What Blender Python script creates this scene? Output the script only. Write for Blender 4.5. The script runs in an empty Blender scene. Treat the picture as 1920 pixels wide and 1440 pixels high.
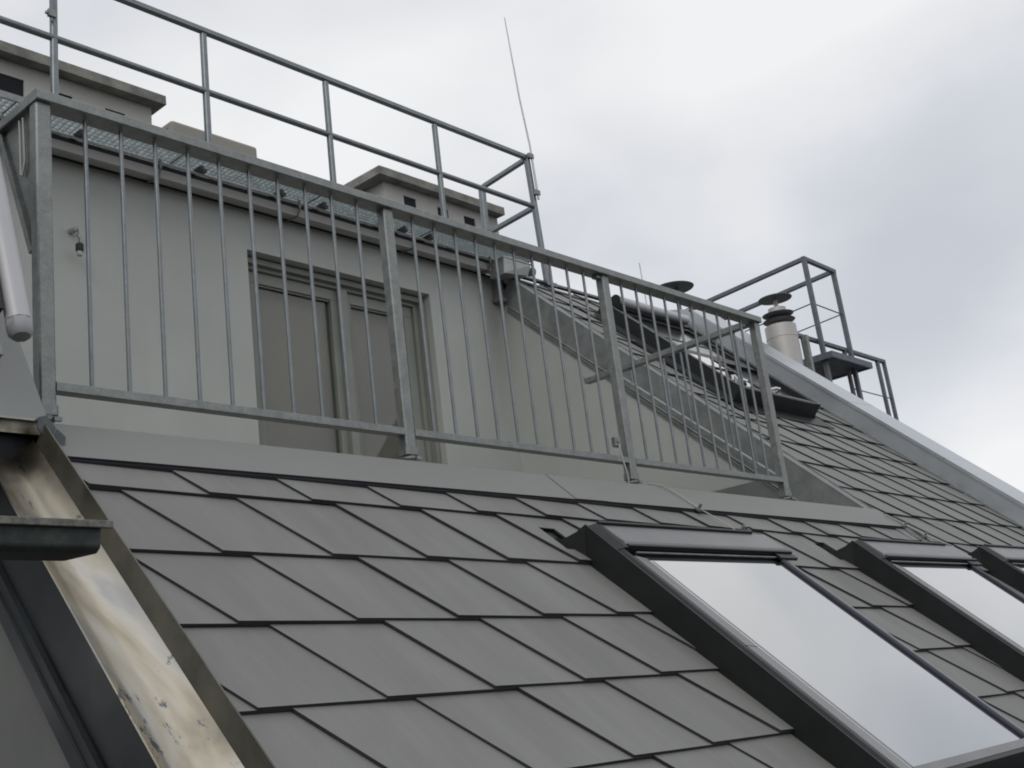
import bpy, bmesh, math, random
from mathutils import Vector, Matrix, noise
random.seed(7)
S = bpy.context.scene
C = S.collection
PI = math.pi
R = math.radians

# ------------------------------------------------------------------ camera
cam = bpy.data.cameras.new("camera")
cam_o = bpy.data.objects.new("camera", cam)
C.objects.link(cam_o)
cam.sensor_width = 36.0
cam.lens = 2264.9 / 1920 * 36
cam.clip_start = 0.05
cam.clip_end = 3000
CAMROT = [[0.668554, -0.734001, -0.119491], [0.123077, 0.267672, -0.955617], [0.733408, 0.624175, 0.269292]]   # rows: right, down, forward
CAMLOC = [-1.64521, -3.12389, -1.09449]
r_, d_, f_ = [Vector(v) for v in CAMROT]
m = Matrix.Identity(4)
for i in range(3):
    m[i][0], m[i][1], m[i][2] = r_[i], -d_[i], -f_[i]
    m[i][3] = CAMLOC[i]
cam_o.matrix_world = m
S.camera = cam_o

# ------------------------------------------------------------------ world: overcast sky
SUN_EL, SUN_AZ = R(40), R(238)       # soft brightness behind the cloud, to the left of and behind the camera
W = bpy.data.worlds.new("World")
S.world = W
W.use_nodes = True
nt = W.node_tree
nt.nodes.clear()
N = nt.nodes.new
L = nt.links.new
out = N('ShaderNodeOutputWorld')
bg = N('ShaderNodeBackground')
tc = N('ShaderNodeTexCoord')
sky = N('ShaderNodeTexSky')
sky.sky_type = 'NISHITA'
sky.sun_disc = False
sky.sun_elevation = SUN_EL
sky.sun_rotation = SUN_AZ
mp = N('ShaderNodeMapping')
mp.inputs['Scale'].default_value = (1.0, 1.0, 1.7)
mp.inputs['Location'].default_value = (2.3, 0.7, 0.4)
L(tc.outputs['Generated'], mp.inputs['Vector'])
n1 = N('ShaderNodeTexNoise')
n1.inputs['Scale'].default_value = 2.6
n1.inputs['Detail'].default_value = 6
n1.inputs['Roughness'].default_value = 0.43
n1.inputs['Distortion'].default_value = 0.15
L(mp.outputs['Vector'], n1.inputs['Vector'])

def blob(d, power, gain):
    v = Vector(d).normalized()
    dp = N('ShaderNodeVectorMath'); dp.operation = 'DOT_PRODUCT'
    nz = N('ShaderNodeVectorMath'); nz.operation = 'NORMALIZE'
    L(tc.outputs['Generated'], nz.inputs[0])
    L(nz.outputs[0], dp.inputs[0]); dp.inputs[1].default_value = v
    mx = N('ShaderNodeMath'); mx.operation = 'MAXIMUM'; mx.inputs[1].default_value = 0
    L(dp.outputs['Value'], mx.inputs[0])
    pw = N('ShaderNodeMath'); pw.operation = 'POWER'; pw.inputs[1].default_value = power
    L(mx.outputs[0], pw.inputs[0])
    ml = N('ShaderNodeMath'); ml.operation = 'MULTIPLY'; ml.inputs[1].default_value = gain
    L(pw.outputs[0], ml.inputs[0])
    return ml.outputs[0]

def addv(a, b):
    ad = N('ShaderNodeMath'); ad.operation = 'ADD'
    L(a, ad.inputs[0]); L(b, ad.inputs[1])
    return ad.outputs[0]
val = n1.outputs['Fac']
for dd, p, g in [((.78, .42, .45), 40, .11), ((.863, .229, .451), 140, -.12), ((.90, .33, .29), 70, -.10), ((.95, .31, .18), 260, -.05),
                 ((.94, .31, .12), 500, .24), ((.39, .74, .55), 12, .03), ((.74, .53, .41), 260, -.05), ((.85, .42, .37), 500, .10),
                 ((.90, .06, .42), 260, .12), ((.93, -.02, .36), 400, -.05)]:
    val = addv(val, blob(dd, p, g))
cr = N('ShaderNodeValToRGB')
e = cr.color_ramp
e.elements[0].position = 0.31; e.elements[0].color = (.60, .63, .68, 1)
e.elements[1].position = 0.65; e.elements[1].color = (.94, .94, .945, 1)
k = e.elements.new(.43); k.color = (.69, .71, .755, 1)
k = e.elements.new(.52); k.color = (.81, .82, .845, 1)
L(val, cr.inputs['Fac'])
mixs = N('ShaderNodeMix'); mixs.data_type = 'RGBA'; mixs.inputs['Factor'].default_value = 0.93
sc_ = N('ShaderNodeVectorMath'); sc_.operation = 'SCALE'; sc_.inputs['Scale'].default_value = 0.09
L(sky.outputs[0], sc_.inputs[0])
L(sc_.outputs[0], mixs.inputs['A'])
L(cr.outputs['Color'], mixs.inputs['B'])
L(mixs.outputs['Result'], bg.inputs['Color'])
bg.inputs['Strength'].default_value = 1.0
L(bg.outputs[0], out.inputs[0])

sl = bpy.data.lights.new("sun", 'SUN')
sl.energy = 0.6
sl.angle = R(30)
sl.color = (1, .97, .92)
so = bpy.data.objects.new("sun", sl)
C.objects.link(so)
# light travels from the sun: direction of sun in world (Nishita rotation is measured from +Y towards +X)
sd = Vector((math.sin(SUN_AZ) * math.cos(SUN_EL), math.cos(SUN_AZ) * math.cos(SUN_EL), math.sin(SUN_EL)))
so.rotation_euler = sd.to_track_quat('Z', 'Y').to_euler()
so.location = (0, -5, 12)

S.view_settings.view_transform = 'Standard'
S.view_settings.look = 'None'
S.view_settings.gamma = 1
S.view_settings.exposure = 0.0
S.render.engine = 'CYCLES'
S.cycles.filter_width = 1.9        # slightly soft, like the compact camera's lens
S.cycles.max_bounces = 8
S.cycles.glossy_bounces = 5
S.cycles.caustics_reflective = False
S.cycles.caustics_refractive = False

# ------------------------------------------------------------------ materials
def new_mat(name):
    m = bpy.data.materials.new(name); m.use_nodes = True
    t = m.node_tree; b = t.nodes['Principled BSDF']
    return m, t, b

def mat(name, col, rough=.6, metal=0., var=.12, vscale=3., bump=.0, bscale=60., spec=.5, col2=None, stretch=(1, 1, 1),
        fine=.0, fscale=250., rvar=.0, detail=5, island=.0, lo=.35, hi=.68, streak=.0, sstretch=(16, .7, .7), stain=False):
    m, t, b = new_mat(name)
    n = t.nodes.new; l = t.links.new
    tc = n('ShaderNodeTexCoord'); mp = n('ShaderNodeMapping'); mp.inputs['Scale'].default_value = stretch
    l(tc.outputs['Object'], mp.inputs['Vector'])
    nz = n('ShaderNodeTexNoise'); nz.inputs['Scale'].default_value = vscale; nz.inputs['Detail'].default_value = detail
    nz.inputs['Roughness'].default_value = .6
    l(mp.outputs[0], nz.inputs['Vector'])
    rp = n('ShaderNodeMapRange'); rp.inputs['From Min'].default_value = lo; rp.inputs['From Max'].default_value = hi
    l(nz.outputs['Fac'], rp.inputs['Value'])
    mx = n('ShaderNodeMix'); mx.data_type = 'RGBA'
    c1 = [c * (1 - var) for c in col] + [1]
    c2 = list(col2) + [1] if col2 else [min(1, c * (1 + var)) for c in col] + [1]
    mx.inputs['A'].default_value = c1; mx.inputs['B'].default_value = c2
    l(rp.outputs[0], mx.inputs['Factor'])
    cur = mx.outputs['Result']
    if fine:
        f = n('ShaderNodeTexNoise'); f.inputs['Scale'].default_value = fscale; f.inputs['Detail'].default_value = 2
        l(tc.outputs['Object'], f.inputs['Vector'])
        fr = n('ShaderNodeMapRange'); fr.inputs['From Min'].default_value = .3; fr.inputs['From Max'].default_value = .7
        fr.inputs['To Min'].default_value = 1 - fine; fr.inputs['To Max'].default_value = 1 + fine
        l(f.outputs['Fac'], fr.inputs['Value'])
        vm = n('ShaderNodeVectorMath'); vm.operation = 'SCALE'
        l(cur, vm.inputs[0]); l(fr.outputs[0], vm.inputs['Scale'])
        cur = vm.outputs[0]
    if island:
        g = n('ShaderNodeNewGeometry')
        fr = n('ShaderNodeMapRange'); fr.inputs['To Min'].default_value = 1 - island; fr.inputs['To Max'].default_value = 1 + island
        l(g.outputs['Random Per Island'], fr.inputs['Value'])
        vm = n('ShaderNodeVectorMath'); vm.operation = 'SCALE'
        l(cur, vm.inputs[0]); l(fr.outputs[0], vm.inputs['Scale'])
        cur = vm.outputs[0]
    if streak:      # rain marks and scuffs running down
        m2 = n('ShaderNodeMapping'); m2.inputs['Scale'].default_value = sstretch
        if sstretch[0] > 10: m2.inputs['Rotation'].default_value = (0, 0, R(8))
        l(tc.outputs['Object'], m2.inputs['Vector'])
        f = n('ShaderNodeTexNoise'); f.inputs['Scale'].default_value = 1.6; f.inputs['Detail'].default_value = 7; f.inputs['Roughness'].default_value = .62
        l(m2.outputs[0], f.inputs['Vector'])
        fr = n('ShaderNodeMapRange'); fr.inputs['From Min'].default_value = .42; fr.inputs['From Max'].default_value = .74
        fr.inputs['To Min'].default_value = 1 - streak * .4; fr.inputs['To Max'].default_value = 1 + streak * 2.2
        l(f.outputs['Fac'], fr.inputs['Value'])
        vm = n('ShaderNodeVectorMath'); vm.operation = 'SCALE'
        l(cur, vm.inputs[0]); l(fr.outputs[0], vm.inputs['Scale'])
        cur = vm.outputs[0]
    if stain:       # dirt that has run down below the bracket in the wall corner
        sx = n('ShaderNodeSeparateXYZ'); l(tc.outputs['Object'], sx.inputs[0])
        ax = n('ShaderNodeMapRange'); ax.interpolation_type = 'SMOOTHSTEP'
        dx = n('ShaderNodeMath'); dx.operation = 'SUBTRACT'; dx.inputs[1].default_value = 4.83; l(sx.outputs['X'], dx.inputs[0])
        ab = n('ShaderNodeMath'); ab.operation = 'ABSOLUTE'; l(dx.outputs[0], ab.inputs[0])
        l(ab.outputs[0], ax.inputs['Value']); ax.inputs['From Min'].default_value = .17; ax.inputs['From Max'].default_value = .02
        az = n('ShaderNodeMapRange'); az.interpolation_type = 'SMOOTHSTEP'; l(sx.outputs['Z'], az.inputs['Value'])
        az.inputs['From Min'].default_value = .9; az.inputs['From Max'].default_value = 1.95
        pm = n('ShaderNodeMath'); pm.operation = 'MULTIPLY'; l(ax.outputs[0], pm.inputs[0]); l(az.outputs[0], pm.inputs[1])
        pn = n('ShaderNodeMath'); pn.operation = 'MULTIPLY'; l(pm.outputs[0], pn.inputs[0]); l(nz.outputs['Fac'], pn.inputs[1])
        mm = n('ShaderNodeMix'); mm.data_type = 'RGBA'; l(pn.outputs[0], mm.inputs['Factor']); l(cur, mm.inputs['A'])
        mm.inputs['B'].default_value = (.16, .16, .145, 1)
        cur = mm.outputs['Result']
    l(cur, b.inputs['Base Color'])
    b.inputs['Metallic'].default_value = metal
    b.inputs['Specular IOR Level'].default_value = spec
    if rvar:
        rr = n('ShaderNodeMapRange'); rr.inputs['From Min'].default_value = .3; rr.inputs['From Max'].default_value = .7
        rr.inputs['To Min'].default_value = rough - rvar; rr.inputs['To Max'].default_value = rough + rvar
        l(nz.outputs['Fac'], rr.inputs['Value']); l(rr.outputs[0], b.inputs['Roughness'])
    else:
        b.inputs['Roughness'].default_value = rough
    if bump:
        bn = n('ShaderNodeTexNoise'); bn.inputs['Scale'].default_value = bscale; bn.inputs['Detail'].default_value = 4
        l(tc.outputs['Object'], bn.inputs['Vector'])
        bp = n('ShaderNodeBump'); bp.inputs['Strength'].default_value = bump; bp.inputs['Distance'].default_value = .004
        l(bn.outputs['Fac'], bp.inputs['Height']); l(bp.outputs[0], b.inputs['Normal'])
    return m

M = {}
M['tile'] = mat('fibre_cement_tile', (.208, .211, .199), .62, streak=.03, var=.10, vscale=2.2, bump=.12, bscale=160, fine=.05, fscale=420, island=.035, spec=.35, stretch=(2.2, .6, .6))
M['tile_edge'] = mat('tile_cut_edge', (.060, .056, .068), .75, var=.2, spec=.2)
M['apron'] = mat('apron_board', (.232, .233, .225), .6, var=.03, vscale=1.5, fine=.03, fscale=380, bump=.08, bscale=160, spec=.35)
M['dark_metal'] = mat('anthracite_metal', (.013, .014, .015), .45, .0, var=.25, vscale=9, fine=.08, bump=.05, spec=.42)
M['navy_metal'] = mat('dark_blue_coated_metal', (.030, .030, .048), .4, .2, var=.1, spec=.5)
M['cover_metal'] = mat('grey_coated_metal', (.20, .202, .205), .38, .25, var=.08, vscale=6, spec=.5)
M['stucco'] = mat('white_stucco', (.462, .476, .452), .9, streak=.012, sstretch=(5, 5, .35), stain=True, var=.05, vscale=1.2, bump=.9, bscale=260, fine=.09, fscale=260, spec=.15)
M['soffit'] = mat('painted_soffit', (.42, .415, .40), .8, var=.04, vscale=2, fine=.03, spec=.2)
M['galv'] = mat('galvanised_steel', (.265, .280, .270), .50, .82, var=.19, vscale=24, bump=.08, bscale=90, fine=.10, fscale=130, rvar=.08)
M['galv_rail'] = mat('galvanised_tube', (.225, .245, .255), .45, .80, var=.10, vscale=16, fine=.08, fscale=110)
M['steel_dark'] = mat('weathered_steel', (.145, .155, .18), .55, .4, var=.15, vscale=14, fine=.06)
M['grate'] = mat('grating_steel', (.50, .55, .56), .4, .7, var=.2, vscale=30)
M['zinc'] = mat('zinc_sheet', (.225, .238, .234), .58, .35, var=.20, vscale=9, fine=.05, fscale=60, rvar=.08, stretch=(1, 1, 1), bump=.05, bscale=20)
M['zinc_clean'] = mat('bright_zinc_sheet', (.50, .53, .555), .34, .7, var=.10, vscale=2.2, rvar=.06, bump=.10, bscale=4)
M['zinc_lip'] = mat('zinc_lip', (.52, .53, .52), .35, .6, var=.12, vscale=20)
M['concrete'] = mat('weathered_concrete', (.25, .245, .225), .95, var=.28, vscale=6, bump=.9, bscale=60, fine=.16, fscale=90, spec=.1)
M['chimney'] = mat('chimney_render', (.46, .455, .43), .9, var=.07, vscale=2.5, bump=.4, bscale=200, fine=.05, spec=.15)
M['hole'] = mat('flue_dark', (.03, .032, .04), .9, var=.2, spec=.1)
M['acbox'] = mat('painted_casing', (.33, .31, .275), .6, var=.04, vscale=3, spec=.3)
M['doorframe'] = mat('painted_door_frame', (.235, .245, .22), .5, var=.06, vscale=5, spec=.4)
M['white_plastic'] = mat('white_coated_aluminium', (.51, .51, .53), .4, .1, var=.03, vscale=3)
M['plastic_grey'] = mat('grey_end_cap', (.36, .36, .38), .5, var=.06, vscale=6)
M['black'] = mat('black_rubber', (.018, .018, .02), .6, var=.2)
M['white_lining'] = mat('white_lining', (.80, .80, .79), .6, var=.02)
M['inox'] = mat('stainless_flue', (.52, .50, .48), .5, .45, var=.08, vscale=5, stretch=(1, 1, .2), rvar=.06)
M['cowl'] = mat('dull_cowl_metal', (.16, .165, .175), .5, .5, var=.15, vscale=9)
M['alu_wire'] = mat('aluminium_wire', (.50, .49, .45), .45, .6, var=.1)
M['rod'] = mat('rod_aluminium', (.50, .51, .53), .4, .6, var=.08)
M['ground'] = mat('asphalt_ground', (.07, .07, .068), .9, var=.3, vscale=.08)
M['render_low'] = mat('house_render', (.30, .29, .27), .9, var=.06, vscale=1)
M['room'] = mat('room_plaster', (.62, .57, .53), .9, var=.03)
M['curtain'] = mat('door_curtain', (.345, .30, .26), .9, var=.04, vscale=1.5, stretch=(3, 1, .4))
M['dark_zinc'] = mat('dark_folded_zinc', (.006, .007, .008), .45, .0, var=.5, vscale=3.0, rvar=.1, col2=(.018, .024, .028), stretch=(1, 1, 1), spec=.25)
M['gutter_dark'] = mat('aged_gutter_zinc', (.055, .065, .060), .6, .3, var=.35, vscale=16, fine=.15, fscale=120)
M['gutter_lip'] = mat('dirty_gutter_lip', (.18, .18, .16), .65, .3, var=.4, vscale=40, fine=.2, fscale=200)
M['threshold'] = mat('stained_threshold', (.10, .095, .075), .35, .65, var=.5, vscale=14, rvar=.1, col2=(.40, .36, .28))
M['cap_zinc'] = mat('dull_cap_zinc', (.12, .135, .14), .55, .3, var=.25, vscale=20)
M['added_block'] = mat('added_block_dark', (.085, .075, .068), .9, var=.15, vscale=1.5, spec=.2)
M['side_render'] = mat('grey_side_render', (.23, .24, .23), .9, var=.08, vscale=2, fine=.05, fscale=300, spec=.2)
M['dark_glass'] = mat('dark_reflecting_glass', (.035, .036, .038), .15, var=.1, spec=.5)
M['board'] = mat('grey_board', (.31, .32, .31), .6, var=.05, vscale=3)

# oxidised valley metal with straw, pink and blue stains running down the slope
def valley_mat():
    m, t, b = new_mat('stained_valley_zinc'); n = t.nodes.new; l = t.links.new
    tc = n('ShaderNodeTexCoord'); mp = n('ShaderNodeMapping')
    mp.inputs['Rotation'].default_value = (R(-43), 0, 0)
    mp.inputs['Scale'].default_value = (5.5, 1.3, 1)
    l(tc.outputs['Object'], mp.inputs[0])
    a = n('ShaderNodeTexNoise'); a.inputs['Scale'].default_value = 1.5; a.inputs['Detail'].default_value = 4; a.inputs['Distortion'].default_value = .5
    l(mp.outputs[0], a.inputs[0])
    cr = n('ShaderNodeValToRGB'); el = cr.color_ramp.elements
    el[0].position = .28; el[0].color = (.18, .165, .145, 1)
    el[1].position = .75; el[1].color = (.66, .64, .59, 1)
    for p, c in [(.38, (.38, .34, .27, 1)), (.45, (.53, .48, .38, 1)), (.52, (.60, .57, .50, 1)), (.60, (.47, .46, .45, 1)), (.67, (.62, .57, .45, 1))]:
        q = el.new(p); q.color = c
    l(a.outputs['Fac'], cr.inputs[0])
    # dark scratched drip marks
    s = n('ShaderNodeTexNoise'); s.inputs['Scale'].default_value = 9; s.inputs['Detail'].default_value = 8; s.inputs['Roughness'].default_value = .75
    mp2 = n('ShaderNodeMapping'); mp2.inputs['Rotation'].default_value = (R(-43), 0, 0); mp2.inputs['Scale'].default_value = (3.2, .55, 1)
    l(tc.outputs['Object'], mp2.inputs[0]); l(mp2.outputs[0], s.inputs[0])
    mr = n('ShaderNodeMapRange'); mr.inputs['From Min'].default_value = .60; mr.inputs['From Max'].default_value = .64
    l(s.outputs['Fac'], mr.inputs[0])
    mx = n('ShaderNodeMix'); mx.data_type = 'RGBA'; l(mr.outputs[0], mx.inputs['Factor'])
    l(cr.outputs[0], mx.inputs['A']); mx.inputs['B'].default_value = (.15, .16, .18, 1)
    l(mx.outputs['Result'], b.inputs['Base Color'])
    b.inputs['Metallic'].default_value = 1.0
    rr = n('ShaderNodeMapRange'); rr.inputs['To Min'].default_value = .22; rr.inputs['To Max'].default_value = .40
    l(a.outputs['Fac'], rr.inputs[0]); l(rr.outputs[0], b.inputs['Roughness'])
    bp = n('ShaderNodeBump'); bp.inputs['Strength'].default_value = .15; bp.inputs['Distance'].default_value = .01
    l(a.outputs['Fac'], bp.inputs['Height']); l(bp.outputs[0], b.inputs['Normal'])
    return m
M['valley'] = valley_mat()
M['flange'] = mat('darkened_flange', (.135, .135, .115), .42, .6, var=.35, vscale=6, fine=.06, rvar=.1, col2=(.23, .22, .175), stretch=(3, .7, .7))  # darker than the channel metal: its dark reflection is put into the colour

def sky_glass():
    m, t, b = new_mat('coated_roof_glass')
    b.inputs['Base Color'].default_value = (.62, .625, .62, 1)
    b.inputs['Metallic'].default_value = 1.0
    b.inputs['Roughness'].default_value = .03
    n = t.nodes.new; l = t.links.new
    tc = n('ShaderNodeTexCoord'); a = n('ShaderNodeTexNoise'); a.inputs['Scale'].default_value = 1.1; a.inputs['Detail'].default_value = 1
    l(tc.outputs['Object'], a.inputs[0])
    bp = n('ShaderNodeBump'); bp.inputs['Strength'].default_value = .25; bp.inputs['Distance'].default_value = .02
    l(a.outputs['Fac'], bp.inputs['Height']); l(bp.outputs[0], b.inputs['Normal'])
    return m
M['roof_glass'] = sky_glass()

def door_glass():
    m, t, b = new_mat('door_glass'); n = t.nodes.new; l = t.links.new
    t.nodes.remove(b)
    o = t.nodes['Material Output']
    g = n('ShaderNodeBsdfGlossy'); g.inputs['Roughness'].default_value = .02; g.inputs['Color'].default_value = (1, .98, .95, 1)
    tr = n('ShaderNodeBsdfTransparent'); tr.inputs['Color'].default_value = (.80, .82, .80, 1)
    fr = n('ShaderNodeFresnel')
    ge = n('ShaderNodeNewGeometry'); mi = n('ShaderNodeMix'); mi.inputs['A'].default_value = 1.55; mi.inputs['B'].default_value = 1 / 1.55
    l(ge.outputs['Backfacing'], mi.inputs['Factor']); l(mi.outputs['Result'], fr.inputs['IOR'])
    mm = n('ShaderNodeMath'); mm.operation = 'MULTIPLY'; mm.inputs[1].default_value = 1.15; mm.use_clamp = True
    l(fr.outputs[0], mm.inputs[0])
    mx = n('ShaderNodeMixShader'); l(mm.outputs[0], mx.inputs[0]); l(tr.outputs[0], mx.inputs[1]); l(g.outputs[0], mx.inputs[2])
    l(mx.outputs[0], o.inputs[0])
    return m
M['door_glass'] = door_glass()
mg, tg, bg_ = new_mat('bulb_glass')
bg_.inputs['Base Color'].default_value = (.75, .75, .72, 1); bg_.inputs['Roughness'].default_value = .08; bg_.inputs['Transmission Weight'].default_value = .6
M['bulb'] = mg

# ------------------------------------------------------------------ mesh helpers
def obj(name, bm, mats, parent=None, smooth=False, bevel=0, keep=False):
    me = bpy.data.meshes.new(name)
    bmesh.ops.recalc_face_normals(bm, faces=bm.faces)
    bm.to_mesh(me); bm.free()
    if not isinstance(mats, (list, tuple)): mats = [mats]
    for q in mats: me.materials.append(q)
    if not keep: me.set_sharp_from_angle(angle=R(38))
    if smooth:
        for p in me.polygons: p.use_smooth = True
    o = bpy.data.objects.new(name, me); C.objects.link(o)
    if parent is not None:
        o.parent = parent
        o.matrix_parent_inverse = Matrix.Translation(-parent.location) if parent.type == 'EMPTY' and parent.parent is None else Matrix.Identity(4)
        if not (parent.type == 'EMPTY' and parent.parent is None):
            root = parent
            while root.parent: root = root.parent
            o.matrix_parent_inverse = (Matrix.Identity(4) if root.type != 'EMPTY' or parent is not root else o.matrix_parent_inverse)
    if bevel:
        md = o.modifiers.new('bevel', 'BEVEL'); md.width = bevel; md.segments = 2; md.limit_method = 'ANGLE'; md.angle_limit = R(40)
        for p in me.polygons: p.use_smooth = False
    return o

def thing(name, label, cat, loc=(0, 0, 0), group=None):
    o = bpy.data.objects.new(name, None); C.objects.link(o)
    o.empty_display_size = .2
    o.location = loc
    o['label'] = label; o['category'] = cat
    if group: o['group'] = group
    return o

def tag(o, label, cat, group=None):
    o['label'] = label; o['category'] = cat
    if group: o['group'] = group
    return o

def box(bm, x0, x1, y0, y1, z0, z1, mi=0):
    v = [bm.verts.new((x, y, z)) for x in (x0, x1) for y in (y0, y1) for z in (z0, z1)]
    for q in ((0, 1, 3, 2), (4, 6, 7, 5), (0, 4, 5, 1), (2, 3, 7, 6), (0, 2, 6, 4), (1, 5, 7, 3)):
        f = bm.faces.new([v[i] for i in q]); f.material_index = mi
    return v

def prism(bm, pts, d, mi=0):
    """closed solid: polygon pts (3D) extruded by vector d"""
    d = Vector(d)
    a = [bm.verts.new(p) for p in pts]; b = [bm.verts.new(Vector(p) + d) for p in pts]
    fs = [bm.faces.new(a), bm.faces.new(b[::-1])]
    n = len(pts)
    for i in range(n):
        fs.append(bm.faces.new((a[i], a[(i + 1) % n], b[(i + 1) % n], b[i])))
    for f in fs: f.material_index = mi
    return fs

def frame_axes(a, b, up=(0, 0, 1)):
    a, b = Vector(a), Vector(b); t = (b - a).normalized()
    u = Vector(up)
    if abs(t.dot(u)) > .98: u = Vector((0, 1, 0))
    s = t.cross(u).normalized(); w = s.cross(t).normalized()
    return t, s, w

def bar(bm, a, b, w, h, up=(0, 0, 1), mi=0, ch=0):
    """rectangular bar from a to b: width w (sideways) and height h (along up); ch chamfers its corners"""
    t, s, u = frame_axes(a, b, up)
    if ch:
        pr = [(-w/2+ch, -h/2), (w/2-ch, -h/2), (w/2, -h/2+ch), (w/2, h/2-ch), (w/2-ch, h/2), (-w/2+ch, h/2), (-w/2, h/2-ch), (-w/2, -h/2+ch)]
    else:
        pr = [(-w/2, -h/2), (w/2, -h/2), (w/2, h/2), (-w/2, h/2)]
    prism(bm, [Vector(a) + s * x + u * y for x, y in pr], Vector(b) - Vector(a), mi)

def tube(bm, pts, r, n=12, mi=0, cap=True):
    """round tube through points; r may be a list"""
    pts = [Vector(p) for p in pts]
    rs = r if isinstance(r, (list, tuple)) else [r] * len(pts)
    rings = []
    t0 = (pts[1] - pts[0]).normalized()
    ref = Vector((0, 0, 1)) if abs(t0.z) < .9 else Vector((0, 1, 0))
    s = t0.cross(ref).normalized()
    for i, p in enumerate(pts):
        t = ((pts[min(i + 1, len(pts) - 1)] - pts[max(i - 1, 0)])).normalized()
        s = (s - t * s.dot(t)).normalized(); u = t.cross(s)
        rings.append([bm.verts.new(p + (s * math.cos(2*PI*j/n) + u * math.sin(2*PI*j/n)) * rs[i]) for j in range(n)])
    for i in range(len(rings) - 1):
        for j in range(n):
            f = bm.faces.new((rings[i][j], rings[i][(j+1) % n], rings[i+1][(j+1) % n], rings[i+1][j])); f.material_index = mi; f.smooth = True
    if cap:
        for q in (rings[0][::-1], rings[-1]):
            f = bm.faces.new(q); f.material_index = mi
    return rings

def lathe(bm, c, prof, n=32, mi=0, ax=(0, 0, 1)):
    """prof: list of (radius, height) swept about ax at c"""
    c = Vector(c); t = Vector(ax).normalized()
    s = t.orthogonal().normalized(); u = t.cross(s)
    rings = []
    for r, h in prof:
        r = max(r, .0004)
        rings.append([bm.verts.new(c + t * h + (s * math.cos(2*PI*j/n) + u * math.sin(2*PI*j/n)) * r) for j in range(n)])
    for i in range(len(rings) - 1):
        for j in range(n):
            f = bm.faces.new((rings[i][j], rings[i][(j+1) % n], rings[i+1][(j+1) % n], rings[i+1][j])); f.material_index = mi; f.smooth = True
    bm.faces.new(rings[0][::-1]).material_index = mi
    bm.faces.new(rings[-1]).material_index = mi

def sub(bm_fn, name, mats, parent, **k):
    bm = bmesh.new(); bm_fn(bm); return obj(name, bm, mats, parent, **k)

def each(items, fn, name, mats, parent, **k):
    """one part per item"""
    for it in items:
        bm = bmesh.new(); fn(bm, it); obj(name, bm, mats, parent, **k)

# roof plane: x along the house, s up the slope, h off the slope
PITCH = R(43)
RY, RZ = -.06, -.15
cs, sn = math.cos(PITCH), math.sin(PITCH)
NRM = Vector((0, -sn, cs)); UPS = Vector((0, cs, sn))
def rp(x, s, h=0.):
    h -= .018          # heights are counted so that the mean tile face lies on the reference plane
    return Vector((x, RY + s * cs - h * sn, RZ + s * sn + h * cs))
def rbox(bm, x0, x1, s0, s1, h0, h1, mi=0):
    v = [bm.verts.new(rp(x, s, h)) for x in (x0, x1) for s in (s0, s1) for h in (h0, h1)]
    for q in ((0, 1, 3, 2), (4, 6, 7, 5), (0, 4, 5, 1), (2, 3, 7, 6), (0, 2, 6, 4), (1, 5, 7, 3)):
        bm.faces.new([v[i] for i in q]).material_index = mi
def rprism(bm, prof, s0, s1, mi=0, skew=0.):
    """profile of (x,h) points run along the slope from s0 to s1; skew shifts x per metre down"""
    a = [bm.verts.new(rp(x + skew * -s0, s0, h)) for x, h in prof]; b = [bm.verts.new(rp(x + skew * -s1, s1, h)) for x, h in prof]
    n = len(prof)
    bm.faces.new(a).material_index = mi; bm.faces.new(b[::-1]).material_index = mi
    for i in range(n):
        bm.faces.new((a[i], a[(i+1) % n], b[(i+1) % n], b[i])).material_index = mi

# ------------------------------------------------------------------ ground
bm = bmesh.new()
g = 1500
bm.faces.new([bm.verts.new(p) for p in ((-g, -g, -17), (g, -g, -17), (g, g, -17), (-g, g, -17))])
o = obj('ground', bm, M['ground']); o['kind'] = 'structure'

# ------------------------------------------------------------------ the house
house = thing('house', 'pale rendered house with recessed roof terrace, dark grey tiled slope, roof windows and render walls', 'house', (2.4, -.06, -17))
XC = 4.95          # cheek wall plane
YW = 2.5           # terrace facade plane
XP = 7.42          # fire wall
def hpart(name, fn, mats, label=None, **k):
    bm = bmesh.new(); fn(bm)
    o = obj(name, bm, mats, house, **k)
    if label: o['label'] = label
    return o

# body below the roof
def f(bm):
    box(bm, -.30, 13.5, -1.9, 9, -17, -2.12)
hpart('wall', f, M['render_low'])

def f(bm):
    # unseen block left of the camera, added to darken reflections in the metal
    box(bm, -15, -5.2, -11, 7, -17, .9)
    prism(bm, [(-15.3, -11.3, .9005), (-4.9, -11.3, .9005), (-10.1, -11.3, 3.0)], (0, 18.6, 0))
hpart('added_dark_block', f, M['added_block'])

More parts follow.
